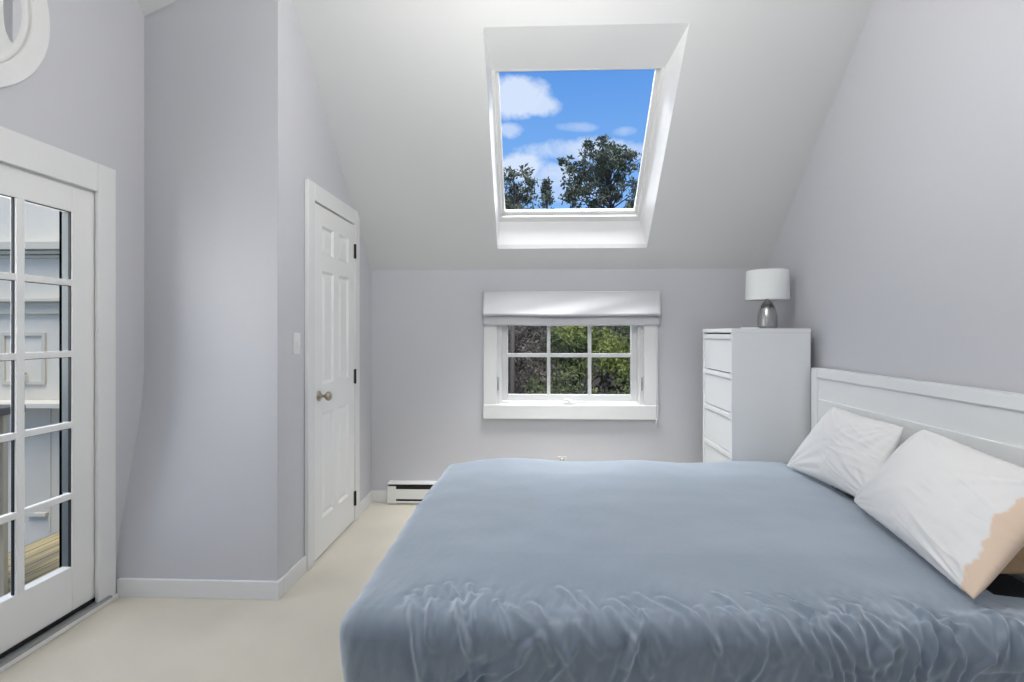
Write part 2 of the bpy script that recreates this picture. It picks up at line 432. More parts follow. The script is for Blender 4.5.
for k in range(1, 5):
    z = gz0 + (gz1 - gz0) * k / 5
    MB().box(bx - .007, xs1 + .003, gy0, gy1, z - .014, z + .014).build('muntin', DOORW, d2, .003)
g = MB(); bx = xs1 - .014; lin_ = MB()
for y0_, y1_ in ((gy1 - PI_ + .034, gy1), (gy1 - 2 * PI_ + .034, gy1 - PI_), (gy0, gy1 - 2 * PI_)):
    for k in range(5):
        za = gz0 + (gz1 - gz0) * k / 5 + (.014 if k else 0); zb = gz0 + (gz1 - gz0) * (k + 1) / 5 - (.014 if k < 4 else 0)
        for (a, b, c, d) in ((y1_ - .003, y1_, za, zb), (y0_, y1_, zb - .002, zb)):
            g.box(bx - .002, bx + .009, a, b, c, d)
        if y1_ == gy1: lin_.box(xs0, bx - .0025, y1_ - .002, y1_, za, zb)
lin_.build('rebate_shade', JAMBG, d2)  # grey lining: the rebate's shade put into its colour
tag(g.build('glazing_gasket', BLACK, d2), 'black gasket around the panes')
mb = MB(); mb.face([(bx, gy0, gz0), (bx, gy1, gz0), (bx, gy1, gz1), (bx, gy0, gz1)]); mb.build('glass_pane', GLASS, d2)
mb = MB(); mb.box(xs0, xs1, DR[0], 2.3615, .030, .050); mb.build('weather_strip', BLACK, d2)
mb = MB(); mb.box(xs0 - .004, XL - .001, DR[0], 2.3615, 1.9685, 1.985); mb.build('head_jamb', WHITE, d2)

# ------------------------------------------------------------------ round window
w3 = empty('window_3', (XL, PW[0], PW[1]), label='round white porthole window above the glazed door', cat='window', kind='structure')
def annulus(c, prof, n=72):
    mb = MB(); rows = []
    for r, h in prof: rows.append([(c[0] + h, c[1] + r * math.cos(2 * PI * k / n), c[2] + r * math.sin(2 * PI * k / n)) for k in range(n)])
    mb.grid(rows, closed_u=True); mb.smooth = False
    return mb
cc = (XL, PW[0], PW[1])
annulus(cc, [(.408, .001), (.408, .018), (.404, .022), (.335, .022), (.331, .018), (.331, .004)]).build('casing', WHITE, w3)
annulus(cc, [(.331, .004), (.322, .012), (.312, .010), (.300, -.012), (.285, -.03), (.262, -.045), (.240, -.050)]).build('cove_ring', WHITE, w3, smooth=True)
annulus(cc, [(.246, -.046), (.232, -.044), (.229, -.052), (.229, -.075)]).build('gasket', BLACK, w3)
annulus(cc, [(.234, -.055), (.228, -.050), (.190, -.050), (.184, -.054), (.182, -.085)]).build('sash', WHITE, w3)
annulus(cc, [(.40, -.141), (.262, -.141), (.262, -.05)]).build('exterior_ring', WHITE, w3)
mb = MB(); mb.bm.faces.new([mb.bm.verts.new((XL - .075, PW[0] + .22 * math.cos(2 * PI * k / 48), PW[1] + .22 * math.sin(2 * PI * k / 48))) for k in range(48)]); mb.build('glass_pane', GLASS, w3)

# ------------------------------------------------------------------ baseboards, heater, switch, outlet
BH = .088
def bb(name, mb, label): return struct(name, mb, WHITE, label, 'baseboard', bevel=.003)
bb('baseboard_closet_front', MB().box(XL + .022, XC + .014, YC - .014, YC + .03, 0, BH), 'white baseboard along the closet wall facing the camera')
bb('baseboard_closet_side', MB().box(XC + .001, XC + .014, YC + .031, ya - .089, 0, BH), 'short white baseboard between closet corner and door casing')
bb('baseboard_corner', MB().box(XC + .001, XC + .014, yb + .091, YB - .0155, 0, BH), 'short white baseboard between door casing and far corner')
bb('baseboard_back', MB().box(XC + .001, -1.125, YB - .015, YB - .001, 0, BH), 'short white baseboard left of the heater')
bb('baseboard_right', MB().box(XR - .014, XR - .001, YF, YB - .001, 0, BH), 'white baseboard behind the bed')

hx0, hx1, hy = -1.120, 1.05, YB - .062
ht = empty('baseboard_heater', (hx0, YB, 0), label='low white baseboard heater on the far wall behind the bed', cat='heater')
mb = MB()
mb.prism([(hx0 + .004, YB - .001, .02), (hx0 + .004, hy + .012, .02), (hx0 + .004, hy + .012, .140), (hx0 + .004, hy + .02, .150), (hx0 + .004, YB - .001, .150)], (hx1 - hx0 - .008, 0, 0))
mb.build('element_core', BLACK, ht)
mb = MB(); mb.prism([(hx0, YB - .001, .166), (hx0, hy + .004, .166), (hx0, hy, .162), (hx0, hy, .152), (hx0, YB - .001, .152)], (hx1 - hx0, 0, 0)); mb.build('top_cover', HEATER, ht, .002)
mb = MB(); mb.box(hx0, hx1, hy, hy + .006, .042, .116); mb.build('front_panel', HEATER, ht, .002)
mb = MB(); mb.box(hx0, hx1, hy, hy + .008, .010, .026); mb.build('bottom_rail', HEATER, ht, .002)
mb = MB(); mb.box(hx0 - .002, hx0 + .062, hy - .002, YB - .001, .026, .136); mb.box(hx0 - .002, hx0 + .062, hy - .002, YB - .001, .008, .0255); mb.build('end_cap', HEATER, ht, .003)

ls = empty('light_switch', (XC, 2.645, 1.245), label='white light switch plate beside the closet door', cat='light switch')
MB().box(XC + .0005, XC + .007, 2.610, 2.682, 1.188, 1.300).build('plate', WHITE, ls, .003)
MB().box(XC + .007, XC + .016, 2.640, 2.652, 1.236, 1.256).build('toggle', WHITE, ls, .002)
ou = empty('wall_outlet', (.197, YB, .30), label='small outlet on the far wall just above the bed edge', cat='outlet')
MB().box(.160, .232, YB - .007, YB - .0005, .245, .360).build('plate', OUTLETM, ou, .003)
for z in (.275, .33):
    MB().lathe((.196, YB - .007, z), [(.017, 0), (.017, -.002), (0, -.002)], 'Y', 20).build('receptacle', ALU, ou)

# ------------------------------------------------------------------ tall chest of drawers
cx0, cx1, cy0, cy1, cz = 1.182, 1.650, 3.125, 3.660, 1.325
ch = empty('chest_of_drawers', ((cx0 + cx1) / 2, (cy0 + cy1) / 2, 0), label='tall narrow white chest of drawers in the far right corner', cat='chest of drawers')
mb = MB()
mb.box(cx0, cx1, cy0, cy0 + .022, 0, cz - .026); mb.box(cx0, cx1, cy1 - .022, cy1, 0, cz - .026)
mb.box(cx1 - .012, cx1, cy0 + .022, cy1 - .022, .06, cz - .026); mb.box(cx0 + .03, cx1 - .012, cy0 + .022, cy1 - .022, .06, .08)
mb.box(cx0 + .004, cx0 + .03, cy0 + .022, cy1 - .022, .04, .075)
mb.build('carcass', CHEST, ch, .002)
MB().box(cx0 - .002, cx1 + .002, cy0 - .002, cy1 + .002, cz - .0255, cz).build('top_board', CHEST, ch, .003)
MB().box(cx0 + .028, cx0 + .032, cy0 + .0225, cy1 - .0225, .08, cz - .03).build('dark_gap', BLACK, ch)
n = 5; hz = (cz - .030 - .082) / n
for k in range(n):
    z0 = .080 + hz * k + .003; z1 = z0 + hz - .007
    y0, y1 = cy0 + .026, cy1 - .026
    mb = MB()
    # front with a sunk field and a tilted pull ledge along its upper edge
    mb.box(cx0 + .008, cx0 + .026, y0, y1, z0, z1 - .034)
    mb.prism([(cx0 - .001, y0, z1), (cx0 + .026, y0, z1), (cx0 + .026, y0, z1 - .036), (cx0 + .006, y0, z1 - .036), (cx0 - .001, y0, z1 - .026)], (0, y1 - y0, 0))
    d = mb.build('drawer', CHEST, ch, .002)

# lamp
lx, ly = 1.516, 3.40; lz = cz
lp = empty('table_lamp', (lx, ly, lz), label='table lamp with white drum shade and bullet shaped brushed metal base', cat='lamp')
prof = [(.0, 0), (.059, 0), (.0605, .002), (.0605, .02), (.0605, .05), (.0595, .075), (.057, .095), (.053, .115), (.047, .135), (.039, .153), (.030, .168), (.020, .180), (.011, .188), (.009, .215), (0, .216)]
MB().lathe((lx, ly, lz + .0005), prof[2:], n=48).build('base', STEEL, lp)
mb = MB(); r = .132; sh0, sh1 = .187, .380
mb.lathe((lx, ly, lz), [(r - .006, sh1), (r - .008, sh1), (r - .003, sh0), (r, sh0), (r + .001, sh0 + .004), (r - .004, sh1 - .003), (r - .006, sh1)], n=64, cap=False)
mb.build('lamp_shade', LSHADE, lp)
mb = MB(); mb.tube([(lx, ly, lz + .22), (lx, ly, lz + .30)], .012, 12)
for k in range(3):
    a = 2 * PI * k / 3; mb.tube([(lx, ly, lz + .215), (lx + (r - .006) * math.cos(a), ly + (r - .006) * math.sin(a), lz + .205)], .0018, 6)
mb.build('socket', STEEL, lp)
mb = MB(); mb.tube([(lx - .05, ly - .01, lz + .005), (lx - .10, ly - .02, lz + .005), (lx - .15, ly + .02, lz + .006), (lx - .14, ly + .07, lz + .006), (lx - .05, ly + .10, lz + .005), (lx + .06, ly + .09, lz + .005)], .0038, 8)
mb.build('power_cord', LSHADE, lp, smooth=True)

# ------------------------------------------------------------------ bed
HX = 1.630
bed = empty('bed', (.6, 2.25, 0), label='double bed frame with a white panelled headboard against the right wall', cat='bed')
hy0, hy1 = 1.42, 3.084
hb = MB(); hb.box(HX + .012, XR - .016, hy0 + .03, hy1 - .03, .10, 1.075)
hbo = hb.build('headboard', HEADW, bed)
for y0, y1 in ((hy0, hy0 + .062), (hy1 - .062, hy1)):
    MB().box(HX, XR - .018, y0, y1, 0, 1.0925).build('headboard_post', HEADW, hbo, .003)
MB().box(HX, XR - .018, hy0 + .0625, hy1 - .0625, 1.040, 1.0925).build('top_rail', HEADW, hbo, .003)
MB().box(HX + .004, XR - .02, hy0 + .0625, hy1 - .0625, .25, .916).build('lower_panel', HEADW, hbo, .004)
mb = MB(); mb.box(-.42, HX - .001, 1.50, 1.53, .10, .239); mb.box(-.42, HX - .001, 3.0, 3.03, .10, .239); mb.box(-.45, -.42, 1.50, 3.03, .10, .239); mb.box(-.42, HX - .001, 1.53, 3.0, .20, .238)
mb.build('side_rails', HEADW, bed, .004)
for x in (-.42, .55, 1.5):
    for y in (1.54, 2.97): MB().box(x - .025, x + .025, y - .025, y + .025, 0, .20).build('leg', HEADW, bed, .003)
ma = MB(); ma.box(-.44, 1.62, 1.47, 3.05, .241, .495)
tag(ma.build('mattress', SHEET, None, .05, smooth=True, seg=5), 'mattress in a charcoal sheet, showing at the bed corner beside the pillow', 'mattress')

# comforter -----------------------------------------------------------------
CX0, CX1 = -.545, 1.60          # foot and head end on the top
CY0, CY1 = 1.345, 3.098         # outer faces
TOPZ = .540; RB = .062; DROP = .42
def fbm(p, o=4):
    s, a = 0, 1
    for _ in range(o): s += a * noise.noise(p); p = p * 2.03 + Vector((11.3, 4.7, 2.1)); a *= .5
    return s
def head_x(y):                    # slanted head end of the comforter under the pillows
    t = (y - 1.40) / (2.9 - 1.40); return 1.355 + .165 * t
def prof_edge(d):
    """distance d past the start of the rounded edge -> (outward, drop)"""
    q = RB * PI / 2
    if d <= 0: return d, 0.0
    if d < q: a = d / RB; return RB * math.sin(a), RB * (1 - math.cos(a))
    e = d - q; return RB - .05 * sstep(0, .4, e), RB + e
ARC = RB * PI / 2 + DROP
NX, NY, NE = 420, 170, 80
sx = [ -ARC + ARC * i / NE for i in range(NE)] + [None] 
ix0, iy0, iy1 = CX0 + RB, CY0 + RB, CY1 - RB
S_ = [('e', ARC * (1 - i / NE)) for i in range(NE)] + [('t', i / NX) for i in range(NX + 1)]
T_ = [('e0', ARC * (1 - i / NE)) for i in range(NE)] + [('t', (i / NY) ** 1.5) for i in range(NY + 1)] + [('e1', ARC * (i + 1) / NE) for i in range(NE)]
rng = random.Random(5)
strokes = []            # crease strokes over the near edge: (x, arc) start, (x, arc) end, width, height
def stroke(x0, a0, x1, a1, w, h): strokes.append((x0, a0, x1 - x0, a1 - a0, w, h, min(x0, x1) - 5 * w, max(x0, x1) + 5 * w, min(a0, a1) - 5 * w, max(a0, a1) + 5 * w))
for q in range(11):     # deep folds near the foot corner
    x = -.36 + .024 * q + rng.uniform(-.008, .008); a = rng.uniform(-.14, -.02); L = rng.uniform(.12, .30)
    stroke(x, a, x + rng.uniform(.0, .07), a + L, rng.uniform(.007, .011), rng.uniform(.006, .014))
for q in range(17):     # bunched short folds towards the head
    x = .70 + .36 * rng.random(); a = rng.uniform(-.08, .04); L = rng.uniform(.07, .24)
    stroke(x, a, x + rng.uniform(-.09, .09), a + L, rng.uniform(.007, .011), rng.uniform(.006, .013))
for q in range(26):     # fine slanted drag lines along the edge
    x = rng.uniform(-.1, .75); a = rng.uniform(-.12, .06); L = rng.uniform(.08, .20)
    stroke(x, a, x + rng.uniform(.04, .12), a + L, rng.uniform(.007, .010), rng.uniform(.004, .009))
for x0, a0, x1, a1 in ((-.16, .24, .02, .07), (-.20, .22, -.05, .14), (-.30, .28, -.02, .10), (-.10, .36, .10, .10), (.20, .30, .26, .05), (.23, .14, .30, .0), (.52, .30, .60, .06), (1.02, .30, 1.12, .03), (1.10, .16, 1.22, .02), (.86, .36, .98, .10)):
    stroke(x0, a0, x1, a1, .0075, .008)
for q in range(14):     # near the pillow
    x = 1.02 + .3 * rng.random(); a = rng.uniform(-.10, .06); stroke(x, a, x + rng.uniform(-.1, .1), a + rng.uniform(.04, .14), .008, rng.uniform(.004, .009))
def creases(x, a):
    t_ = 0
    for x0, a0, dx, da, w, h, xa, xb, aa, ab in strokes:
        if x < xa or x > xb or a < aa or a > ab: continue
        l2 = dx * dx + da * da; t = max(0, min(1, ((x - x0) * dx + (a - a0) * da) / l2))
        d2 = (x - x0 - t * dx) ** 2 + (a - a0 - t * da) ** 2
        k = math.sqrt(d2) / w
        t_ += h * (math.exp(-k * k * .7) - .35 * math.exp(-((k - 2.1) ** 2) * .8)) * (.35 + .65 * math.sin(PI * (.12 + .76 * t)))
    return t_
rows = []
gather = [(-.22, .16, 1.0), (.30, .30, .55), (.93, .22, 1.0), (1.20, .08, .6)]
for (tk, tv) in T_:
    row = []
    for (sk_, sv) in S_:
        oy = 0; ox = 0
        yb_ = iy0 if tk == 'e0' else iy1 if tk == 'e1' else iy0 + (iy1 - iy0) * tv
        hx = head_x(yb_)
        hx += (1.625 - hx) * sstep(1.56, 1.47, yb_)
        xb_ = ix0 if sk_ == 'e' else ix0 + (hx - ix0) * sv
        dy_ = tv if tk in ('e0', 'e1') else 0
        dx_ = sv if sk_ == 'e' else 0
        d = max(dx_, dy_)
        if d > 0:
            a = math.atan2(dy_, dx_) if (dx_ > 0 and dy_ > 0) else (0 if dy_ == 0 else PI / 2)
            nx, ny = -math.cos(a), math.sin(a) * (-1 if tk == 'e0' else 1)
        else: nx = ny = 0
        o_, dr = prof_edge(d)
        o_ = max(o_, 0)
        x, y, z = xb_ + nx * o_, yb_ + ny * o_, TOPZ - dr
        # puffiness of the top
        ex = min(1, (x - CX0) / .5); ey = min(1, min(y - CY0, CY1 - y) / .4)
        z += .014 * max(0, ex) * max(0, ey)
        z -= .028 * math.exp(-((x - CX0) / .17) ** 2) * sstep(2.3, 3.0, y)
        soft = fbm(Vector((x * 1.7, y * 1.7, 3.3)), 3)
        z += .010 * soft
        if tk == 'e1' or (tk == 't' and tv > .8):
            z += .014 * noise.noise(Vector((x * 2.6, 0, 9.1))) * (1 if tk == 'e1' else (tv - .8) / .2)
        # long wrinkles running over the near edge and gathering in places
        arc = d if tk == 'e0' else -(y - iy0)
        near = sstep(-.22, .05, arc) * (1 if sk_ == 't' else .6) if tk != 'e1' else 0
        if near > 0:
            wx = x + .012 * noise.noise(Vector((x * 14, arc * 14, 5.5))); wa = arc + .012 * noise.noise(Vector((x * 14, arc * 14, 8.5)))
            disp = creases(wx, wa) * (1 if sk_ == 't' else .5)
            g = sum(h * math.exp(-((x - c) / w) ** 2) for c, w, h in gather)
            disp += (.005 + .007 * g) * near * fbm(Vector((x * 9 + arc * 2, arc * 2.6, 1.1)), 3)
            disp += .0055 * near * fbm(Vector((x * 34 + arc * 9, arc * 9, 4.1)), 3) * (.35 + g)
            if x > 1.10: disp += .014 * sstep(.012, 0, arc - (.135 - .10 * (x - 1.12))) * sstep(1.10, 1.16, x) * sstep(-.05, .03, arc)
            if d > 0:
                cs = math.cos(min(d / RB, PI / 2)); sn = math.sin(min(d / RB, PI / 2))
                x += nx * disp * sn; y += ny * disp * sn; z += disp * cs
                lowf = .026 * sstep(.15, .5, d) * noise.noise(Vector((x * 4.5, .4 * arc, 2.2)))
                x += nx * lowf; y += ny * lowf
            else: z += disp
        if sk_ == 'e' and tk != 'e0':
            lowf = .030 * sstep(.08, .5, d) * noise.noise(Vector((y * 5, d * .8, 6.2))) + .01 * noise.noise(Vector((y * 9, d * 2, 1.2)))
            x += nx * lowf; y += ny * lowf * .3
        # head end tucks down onto the sheet
        if sk_ == 't' and sv > .93 and d == 0: z -= .028 * ((sv - .93) / .07) ** 2
        row.append((x, y, max(z, .02)))
    rows.append(row)
mb = MB(); mb.grid(rows); mb.smooth = True
com = mb.build('comforter', COMF)
md = com.modifiers.new('thick', 'SOLIDIFY'); md.thickness = .012; md.offset = -1
tag(com, 'slate blue satin comforter spread over the bed and hanging down its sides', 'comforter')
# pillows --------------------------------------------------------------------
def pillow(name, BL, BR, TR, TL, T, seed, mats, pinch=.045, rnd=.075):
    BL, BR, TR, TL = map(Vector, (BL, BR, TR, TL))
    N = 110
    nrm = (BR - BL).cross(TL - BL).normalized()
    cen = (BL + BR + TR + TL) / 4
    mb = MB(); bm = mb.bm; uvl = bm.loops.layers.uv.new('cloth')
    def P(u, v, side):
        uu = u + pinch * (.5 - u) * 2 * (4 * v * (1 - v)) * .5; vv = v + pinch * (.5 - v) * 2 * (4 * u * (1 - u)) * .5
        a_, b_ = 2 * uu - 1, 2 * vv - 1; f_ = 1 - (rnd if (u < .5 or v > .5) else .03) * (abs(a_) * abs(b_)) ** 4; uu, vv = .5 + .5 * a_ * f_, .5 + .5 * b_ * f_
        p = BL.lerp(BR, uu).lerp(TL.lerp(TR, uu), vv)
        e = (max(0, 4 * u * (1 - u)) ** .55) * (max(0, 4 * v * (1 - v)) ** .55)
        h = T * .5 * e
        du, dv = min(u, 1 - u), min(v, 1 - v)
        r = math.hypot(du, dv)
        ang = math.atan2(dv, du)
        w = .010 * noise.noise(Vector((ang * 6 + seed, r * 2.5, seed + (u > .5) * 5 + (v > .5) * 9))) * min(1, r * 6) * max(0, 1 - r * 1.3)
        w += .012 * noise.noise(Vector((u * 3 + seed, v * 3, seed * 1.7))) * e
        rd = 1 - abs(noise.noise(Vector((u * 2.2 + seed * 3, v * 7 + u * 2.0, seed)))) * 5
        w += .005 * max(0, rd) * e * sstep(.3, .8, u)
        return p + nrm * side * (h + w * (1 if side > 0 else .3))
    vs = {}
    for side in (1, -1):
        for i in range(N + 1):
            for j in range(N + 1):
                edge = i in (0, N) or j in (0, N)
                if side < 0 and edge: vs[(side, i, j)] = vs[(1, i, j)]; continue
                q = P(i / N, j / N, side)
                if edge: q += Vector((0, 0, .004 * noise.noise(Vector((i * .4, j * .4, seed)))))
                vs[(side, i, j)] = bm.verts.new(q)
    for side in (1, -1):
        for i in range(N):
            for j in range(N):
                f = bm.faces.new([vs[(side, i, j)], vs[(side, i + 1, j)], vs[(side, i + 1, j + 1)], vs[(side, i, j + 1)]])
                for lp_, (a_, b_) in zip(f.loops, ((i, j), (i + 1, j), (i + 1, j + 1), (i, j + 1))): lp_[uvl].uv = (a_ / N, b_ / N)
    mb.smooth = True
    o = mb.build(name, mats)
    return o
p1 = pillow('pillow', (1.375, 2.87, .562), (1.40, 2.17, .580), (1.565, 2.215, .905), (1.58, 2.775, .912), .15, 2.0, [PILW], rnd=.03)
tag(p1, 'smaller white pillow leaning on the headboard near the chest of drawers', 'pillow', 'white pillows on the bed')
PILB = PILW.copy(); PILB.name = 'white_cotton_with_beige_edge'  # turns beige towards one side edge, ragged by noise
nt = PILB.node_tree; uvn = nt.nodes.new('ShaderNodeUVMap'); uvn.uv_map = 'cloth'
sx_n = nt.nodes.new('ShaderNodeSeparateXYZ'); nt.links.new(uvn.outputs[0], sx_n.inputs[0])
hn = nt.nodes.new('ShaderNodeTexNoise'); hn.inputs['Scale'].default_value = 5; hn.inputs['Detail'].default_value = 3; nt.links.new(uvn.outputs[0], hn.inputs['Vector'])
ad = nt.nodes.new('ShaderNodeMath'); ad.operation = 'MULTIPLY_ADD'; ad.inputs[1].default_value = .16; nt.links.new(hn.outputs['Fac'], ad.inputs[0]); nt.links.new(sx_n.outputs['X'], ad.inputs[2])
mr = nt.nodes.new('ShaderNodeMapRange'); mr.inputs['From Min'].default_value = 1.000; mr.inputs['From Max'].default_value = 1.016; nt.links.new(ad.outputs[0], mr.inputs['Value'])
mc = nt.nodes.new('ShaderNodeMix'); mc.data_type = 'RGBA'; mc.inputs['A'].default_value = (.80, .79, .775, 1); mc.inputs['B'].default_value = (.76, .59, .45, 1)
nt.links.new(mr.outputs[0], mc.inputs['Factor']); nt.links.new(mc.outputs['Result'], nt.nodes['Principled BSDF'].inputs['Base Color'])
p2 = pillow('pillow', (1.355, 2.255, .575), (1.195, 1.430, .568), (1.50, 1.47, .88), (1.515, 2.055, .938), .17, 6.0, [PILB], rnd=.055)
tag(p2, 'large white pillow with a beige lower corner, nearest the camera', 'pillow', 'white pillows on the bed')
p3 = pillow('pillow', (1.42, 2.00, .562), (1.42, 1.62, .562), (1.61, 1.56, .60), (1.61, 2.00, .60), .08, 9.0, [TAN])
tag(p3, 'tan pillow lying flat under the large white pillow', 'pillow')

# ------------------------------------------------------------------ outdoors
dz = -.12
struct('deck_floor', MB().box(-3.40, XL - .14, .2, 3.50, dz - .05, dz), DECK, 'wooden deck boards outside the glazed door', 'deck')
struct('porch_floor', MB().box(-7, -3.40, -1, 5.5, -.42, -.30), GREYSLAB, 'grey concrete beyond the deck', 'porch floor')
oc = empty('outdoor_cabinet', (-3.6, 3.6, -.12), label='white exterior wall unit with cornice, ledge and small door outside', cat='outdoor cabinet')
MB().box(-7.2, XL - .14, 3.502, 3.62, -.30, 2.9).build('wall_panel', EXTW, oc)
mb = MB()
for z0, z1, d in ((1.825, 1.845, .03), (1.85, 1.875, .05), (1.88, 1.935, .075)): mb.box(-7.2, XL - .141, 3.502 - d, 3.501, z0, z1)
mb.build('cornice', EXTT, oc, .003)
mb = MB(); mb.box(-7.2, XL - .141, 3.44, 3.501, 1.515, 1.54); mb.box(-7.2, XL - .141, 3.475, 3.501, 1.43, 1.514); mb.build('lower_moulding', EXTT, oc, .003)
MB().box(-7.2, XL - .141, 3.33, 3.501, .785, .82).build('ledge', EXTW, oc, .004)
mb = MB()
ring(mb, -3.80, -3.475, .93, 1.30, .025, 3.488, 3.501)
dd = mb.build('cabinet_door', EXTT, oc, .002)
MB().lathe((-3.615, 3.488, 1.01), [(.012, 0), (.012, -.02), (.026, -.03), (.026, -.045), (0, -.05)], 'Y', 16).build('knob', EXTW, dd)
MB().box(-3.455, -3.44, 3.497, 3.501, -.12, .784).build('corner_board', EXTW, oc, .002)
MB().box(-3.60, -3.46, 3.475, 3.501, .0, .025).build('toe_board', EXTW, oc, .002)
ct = empty('outdoor_cart', (-2.95, 2.5, dz), label='dark brown outdoor cart with a flat top standing on the deck', cat='cart')
MB().box(-3.16, -2.80, 2.05, 2.705, .865, .905).build('top_board', GREYTOP, ct, .004)
MB().box(-3.10, -2.84, 2.08, 2.575, .18, .86).build('cabinet_body', DARKWOOD, ct, .004)
for x, y in ((-2.84, 2.625), (-3.12, 2.625)): MB().box(x - .012, x + .012, y - .012, y + .012, dz, .864).build('leg', EXTW, ct, .003)
for x, y in ((-2.89, 2.12), (-3.07, 2.12)): MB().box(x - .012, x + .012, y - .012, y + .012, dz, .18).build('leg', EXTW, ct, .003)

# ground behind the house: level, then a wooded bank
mb = MB(); rows = []
for i in range(31):
    y = 4.4 + i * 1.0; row = []
    for j in range(41):
        x = -20 + j; z = -2.9 + 5.9 * sstep(11.5, 16.5, y) + .25 * noise.noise(Vector((x * .4, y * .4, 0)))
        row.append((x, y, z))
    rows.append(row)
mb.grid(rows); struct('ground', mb, SOIL, 'dark wooded bank behind the house', 'ground', smooth=True)

def leaf(mb, p, size, rng, flat=.3):
    a = Vector((rng.uniform(-1, 1), rng.uniform(-1, 1), rng.uniform(-flat, 1))).normalized()
    b = Vector((rng.uniform(-1, 1), rng.uniform(-1, 1), rng.uniform(-1, 1))); b = (b - a * b.dot(a)).normalized()
    c = a.cross(b); l = size * rng.uniform(.6, 1.3); w = l * .42
    bm = mb.bm
    m = p + b * l * .5 + a * l * .10
    v = [bm.verts.new(q) for q in (p, m + c * w * .5, p + b * l, m - c * w * .5)]
    bm.faces.new(v)
def tree(name, base, h, crown_c, crown_r, n_limb, n_clump, clump_r, leaves, lsize, lm, bm_, label, cat, group, seed, lean=(0, 0), shape='round'):
    rng = random.Random(seed)
    root = empty(name, base, label=label, cat=cat, group=group)
    B = Vector(base); C = Vector(crown_c); R = Vector(crown_r)
    top = Vector((C.x + lean[0], C.y + lean[1], C.z + R.z * .75))
    tm = MB(); path = [B.lerp(top, t) + Vector((.12 * noise.noise(Vector((t * 3, seed, 0))), .12 * noise.noise(Vector((0, t * 3, seed))), 0)) for t in [i / 8 for i in range(9)]]
    r0 = max(.03, .016 * h)
    tm.tube(path, [r0 * (1 - .85 * i / 8) for i in range(9)], 8)
    fo = MB()
    for k in range(n_clump):
        if shape == 'cone':
            t = rng.random() ** .8; rad = (1 - t) * R.x; a = rng.uniform(0, 2 * PI); rr = rad * rng.uniform(.4, 1)
            c = Vector((C.x + rr * math.cos(a), C.y + rr * math.sin(a), C.z - R.z + 2 * R.z * t - .1 * rr))
        else:
            while True:
                d = Vector((rng.uniform(-1, 1), rng.uniform(-1, 1), rng.uniform(-1, 1)))
                if .35 < d.length < 1: break
            d = d * (1 + .25 * noise.noise(d * 1.7 + Vector((seed, 0, 0))))
            c = C + Vector((d.x * R.x, d.y * R.y, d.z * R.z))
        # limb from the trunk to the clump
        if k < n_limb:
            tt = max(.25, min(.95, (c.z - B.z) / max(.1, (top.z - B.z)) * .82)); i = int(tt * 8)
            s = path[i].lerp(path[min(8, i + 1)], tt * 8 - i); md_ = s.lerp(c, .5) + Vector((0, 0, .06 * (c - s).length))
            tm.tube([s, md_, c], [r0 * .30, r0 * .2, r0 * .07], 5)
        cr_ = clump_r * rng.uniform(.6, 1.25)
        for q in range(leaves):
            while True:
                e = Vector((rng.uniform(-1, 1), rng.uniform(-1, 1), rng.uniform(-1, 1)))
                if e.length < 1: break
            leaf(fo, c + Vector((e.x * cr_, e.y * cr_, e.z * cr_ * .7)), lsize, rng)
    tm.build('trunk', bm_, root, smooth=True)
    fo.build('foliage', lm, root, recalc=False)
    return root
G1 = 'trees beyond the roof'
tree('pine_tree', (3.0, 19.0, 2.9), 6.0, (2.62, 19, 6.85), (1.66, 1.3, 1.75), 60, 100, .25, 48, .18, PINE, BARKG, 'tall open crowned tree in the middle of the skylight', 'tree', G1, 11)
tree('pine_tree', (-.6, 18.5, 2.9), 5.0, (-.75, 18.5, 5.6), (1.35, 1.2, 1.35), 40, 75, .26, 50, .16, PINE, BARKG, 'dark tree at the lower left corner of the skylight', 'tree', G1, 23)
tree('fir_tree', (.42, 20, 2.9), 4.4, (.42, 20.6, 5.75), (.85, .7, 1.65), 30, 75, .15, 34, .13, FIR, BARK, 'small pointed fir between the two larger trees in the skylight', 'tree', G1, 31, shape='cone')
tree('pine_tree', (3.75, 17.2, 2.9), 4.0, (3.85, 17.2, 5.35), (.75, .8, 1.15), 30, 60, .24, 55, .14, FIR, BARK, 'dense dark tree at the lower right corner of the skylight', 'tree', G1, 41)

G2 = 'bushes outside the small window'
def shrub(x, y, z, r, lm, n, leaves, ls, label, seed, bmx=BARK):
    tree('shrub', (x, y, -2.9), z + 2.9, (x, y, z), r, 24, n, .22, leaves, ls, lm, bmx, label, 'bush', G2, seed)
shrub(-.45, 8.6, .75, (.75, .5, .95), DRY, 60, 60, .075, 'dry brown twiggy bush behind the left panes of the small window', 51, BARKG)
shrub(.35, 7.9, .15, (.55, .4, .55), OLIVE, 36, 60, .07, 'olive bush low behind the left and middle panes of the small window', 52)
shrub(.72, 8.8, 1.05, (.65, .5, .55), LIME, 50, 60, .08, 'yellow green bush behind the upper middle pane of the small window', 53)
shrub(1.75, 8.4, .95, (.70, .5, .50), LIME, 50, 60, .08, 'bright yellow green bush behind the upper right pane of the small window', 54)
shrub(1.65, 8.0, .20, (.65, .4, .50), OLIVE, 40, 60, .07, 'dark olive bush behind the lower right pane of the small window', 55)
bt = MB(); bt.tube([(-.36, 8.0, -2.9), (-.38, 8.0, 0), (-.36, 8.02, 2.4)], [.06, .045, .03], 8)
bt.tube([(-.37, 8.0, .9), (-.2, 8.0, 1.3), (.1, 8.05, 1.7)], [.02, .015, .008], 6); bt.tube([(-.37, 8.0, .4), (-.6, 8.0, .8), (-.75, 8.0, 1.3)], [.02, .015, .008], 6)
btr = empty('bare_tree', (-.36, 8.0, -2.9), label='thin bare dark trunk behind the upper left pane of the small window', cat='tree')
